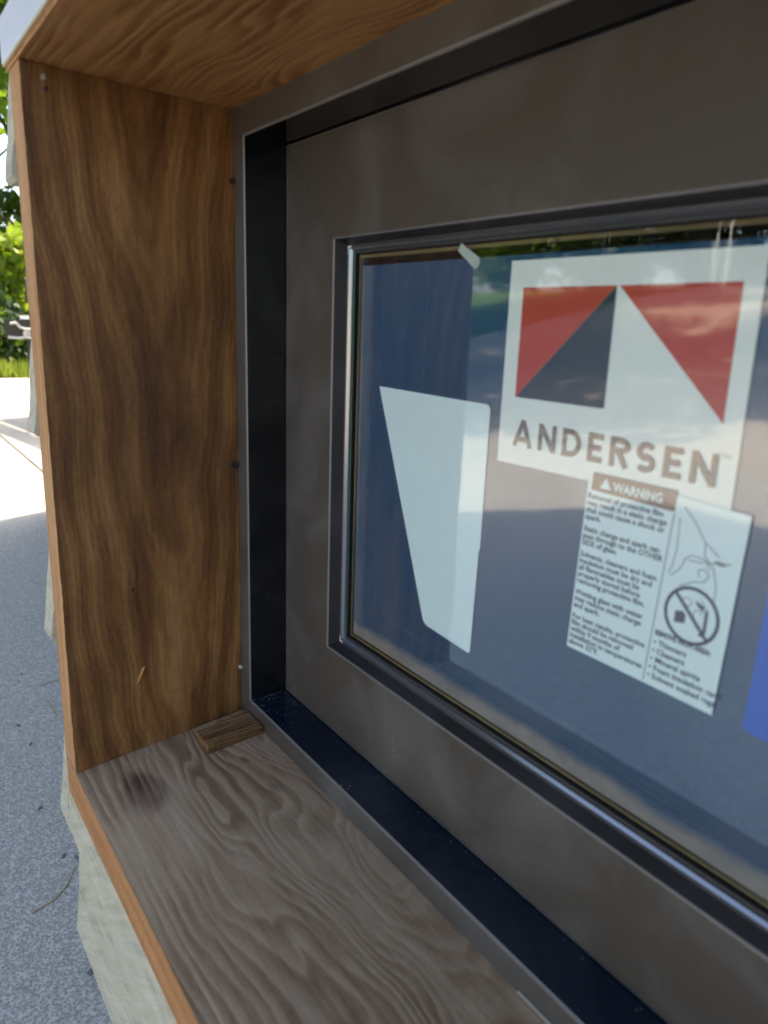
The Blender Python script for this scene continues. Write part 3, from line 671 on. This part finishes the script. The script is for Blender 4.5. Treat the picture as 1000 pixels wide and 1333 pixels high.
# ------------------------------------------------------------------ small things in the yard
# unseen slatted panel, added to cast a shadow band across the sunlit slabs
pal = thing('shadow_pallet', 'upright slatted wooden panel added out of view to cast a shadow band on the pavement', 'shadow_pallet', loc=(-4.9, 1.72, GZ))
pal.rotation_euler = (0, 0, math.radians(8))
for i in range(8): bevel_box('slat', (-.85, -.02, .04 + i * .19), (.50, 0, .04 + i * .19 + (.165 if i != 6 else .14)), 'pale_wood', pal, .003, k=1)
for x in (-.82, -.2, .42): bevel_box('runner', (x, .001, 0), (x + .06, .09, 1.53), 'pale_wood', pal, .003, k=1)
# trailer hitch: black plate with bent pipes
hp = thing('trailer_hitch', 'black hitch plate with bent silver bars in front of the shrubs', 'trailer hitch', loc=(-9.2, 1.47, GZ))
bevel_box('plate', (-.03, -.16, .42), (.03, .2, .64), 'black_paint', hp, .01, k=1); bevel_box('stand', (-.03, .06, 0), (.03, .12, .42), 'black_paint', hp, .006, k=1)
tube('bar', [(.05, -.11, .59), (.06, -.05, .60), (.06, -.01, .55), (.06, .05, .53), (.06, .2, .53)], .016, 'metal', hp, k=1)
tube('bar', [(.05, -.14, .44), (.06, -.05, .43), (.06, .06, .44), (.06, .2, .41)], .016, 'metal', hp, k=1)
disc('wheel', (.04 / S, .06 / S, .48 / S), .045 / S, (1, 0, 0), .02 / S, 'metal', hp); bevel_box('cap', (.0, .0, .641), (.06, .1, .68), 'white_paint', hp, .006, k=1)
# pale fence post by the shrub
po = thing('garden_post', 'pale wooden post among the leaves of the yellow-green shrub', 'post', loc=(-11.4, 2.02, GZ)); bevel_box('shaft', (-.06, -.06, 0), (.06, .06, 1.15), 'pale_wood', po, .01, k=1); bevel_box('cap', (-.075, -.075, 1.151), (.075, .075, 1.19), 'pale_wood', po, .01, k=1)
# raised play tower and poles across the lot
pf = thing('play_tower', 'raised play tower with red slats and orange railing, mirrored in the glass', 'play tower', loc=(-13.0, -16.6, gz(-16.6)))
for i in range(9): bevel_box('red_slat', (1.5 + i * .13, -.03, 2.35), (1.5 + i * .13 + .09, .0, 3.05), 'red_paint', pf, .004, k=1)
for i in range(8): bevel_box('railing_slat', (-.1 + i * .15, -.03, 2.35), (-.1 + i * .15 + .06, .0, 2.85), 'orange_wood', pf, .004, k=1)
for x in (-.25, 1.28, 2.75): bevel_box('post', (x, .001, -.05), (x + .09, .09, 3.2), 'black_paint', pf, .004, k=1)
bevel_box('deck', (-.3, -.12, 2.2), (3.0, 1.2, 2.33), 'teal_paint', pf, .006, k=1)
for i, x in enumerate((-9.75, -9.45)):
    q = thing('white_pole', 'tall slim white pole across the lot, %s the play tower' % ('next to' if i == 0 else 'farther from'), 'pole', 'white poles', loc=(x, -16.2, gz(-16.2)))
    tube('shaft', [(0, 0, -.05), (0, 0, 3.4)], .03, 'white_paint', q, k=1); disc('cap', (0, 0, 3.4 / S), .06 / S, (0, 0, 1), .03 / S, 'white_paint', q)
# litter on the shaded slabs
def needle(pts, w, lab): return tag(tube('pine_needle', pts, w, 'needle', k=1, n=6), lab, 'pine needle')
def gp(x, y): return (x, y, GZ + .0022)      # a spot on the slab
def line(ps): return [gp(*p) for p in ps]
needle(line([(-0.5444, -0.0483), (-0.5513, -0.0211), (-0.5697, 0.0001), (-0.5999, 0.017)]), .0011, 'long curved dry pine needle lying on the shaded concrete')
needle(line([(-1.1095, 0.0818), (-1.0651, 0.0853), (-1.0314, 0.0851)]), .0012, 'short bent pine needle beside the plywood edge on concrete')
needle(line([(-1.1738, 0.08), (-1.1783, 0.1045), (-1.1809, 0.126)]), .0010, 'faint straight pine needle crossing the concrete behind the box')
rl = random.Random(9)
def chip(u, v, size, lab, mat='dead_leaf', nm='dead_leaf', cat='leaf', group='leaf scraps on the concrete'):
    c = Vector(gp(u, v)); a0 = rl.uniform(0, 6.28); vs = []; n = 9
    for i in range(n): t = 6.283 * i / n; q = size * (1 + .5 * math.cos(2 * t)) * rl.uniform(.7, 1.1) * .7; vs.append((c.x + q * math.cos(t + a0), c.y + q * math.sin(t + a0), c.z + size * .15 * rl.random()))
    vs.append((c.x, c.y, c.z + size * .35)); vs.append((c.x, c.y, c.z - .002))
    fs = [(i, (i + 1) % n, n) for i in range(n)] + [((i + 1) % n, i, n + 1) for i in range(n)]
    return tag(pydata(nm, vs, fs, mat, k=1), lab, cat, group)
for (u, v, s) in ((-1.2489, 0.0614, .006), (-0.9571, 0.0257, .006), (-0.7594, 0.0025, .006), (-0.6306, 0.0088, .006), (-0.6175, 0.0232, .006)):
    chip(u, v, s, 'small dark dry leaf scrap lying on the shaded concrete')
chip(-0.4143, -0.006, .009, 'large dark blue-grey leaf scrap under the edge of the siding', group=None)
chip(-1.034, 0.0189, .006, 'small blue-grey pebble on the shaded concrete', 'pebble_dark', 'pebble', 'pebble', None)
def crumbs():
    r = random.Random(21); vs = []; fs = []
    for i in range(170):
        k = r.random()
        if k < .35: x, y, z = R1[0] + .002 + r.random() ** 2 * .12, .004 + r.random() * .062, R1[2]
        elif k < .75: x, y, z = R1[0] + r.random() * .9, .066 - abs(r.gauss(0, .004)), R1[2]
        else:
            x, y = r.random() ** 1.5 * .5 + .012, -r.random() * .28; z = zbk(y) + .0006
        q = r.uniform(.0004, .0013) * (1 + (r.random() < .06)); n = len(vs)
        for j in range(3): t = 2.1 * j + r.random(); vs.append((x + q * math.cos(t) * r.uniform(.6, 1.5), y + q * math.sin(t) * .7, z))
        vs.append((x, y, z + q)); fs += [(n, n + 1, n + 3), (n + 1, n + 2, n + 3), (n + 2, n, n + 3), (n, n + 2, n + 1)]
    o = pydata('dust_crumbs', vs, fs, 'crumb'); o['kind'] = 'stuff'; tag(o, 'pale dust crumbs scattered in the frame channel and on the box bottom', 'dust')
crumbs()
SC.render.engine = 'CYCLES'
SC.cycles.max_bounces = 10; SC.cycles.transparent_max_bounces = 16; SC.cycles.caustics_reflective = False
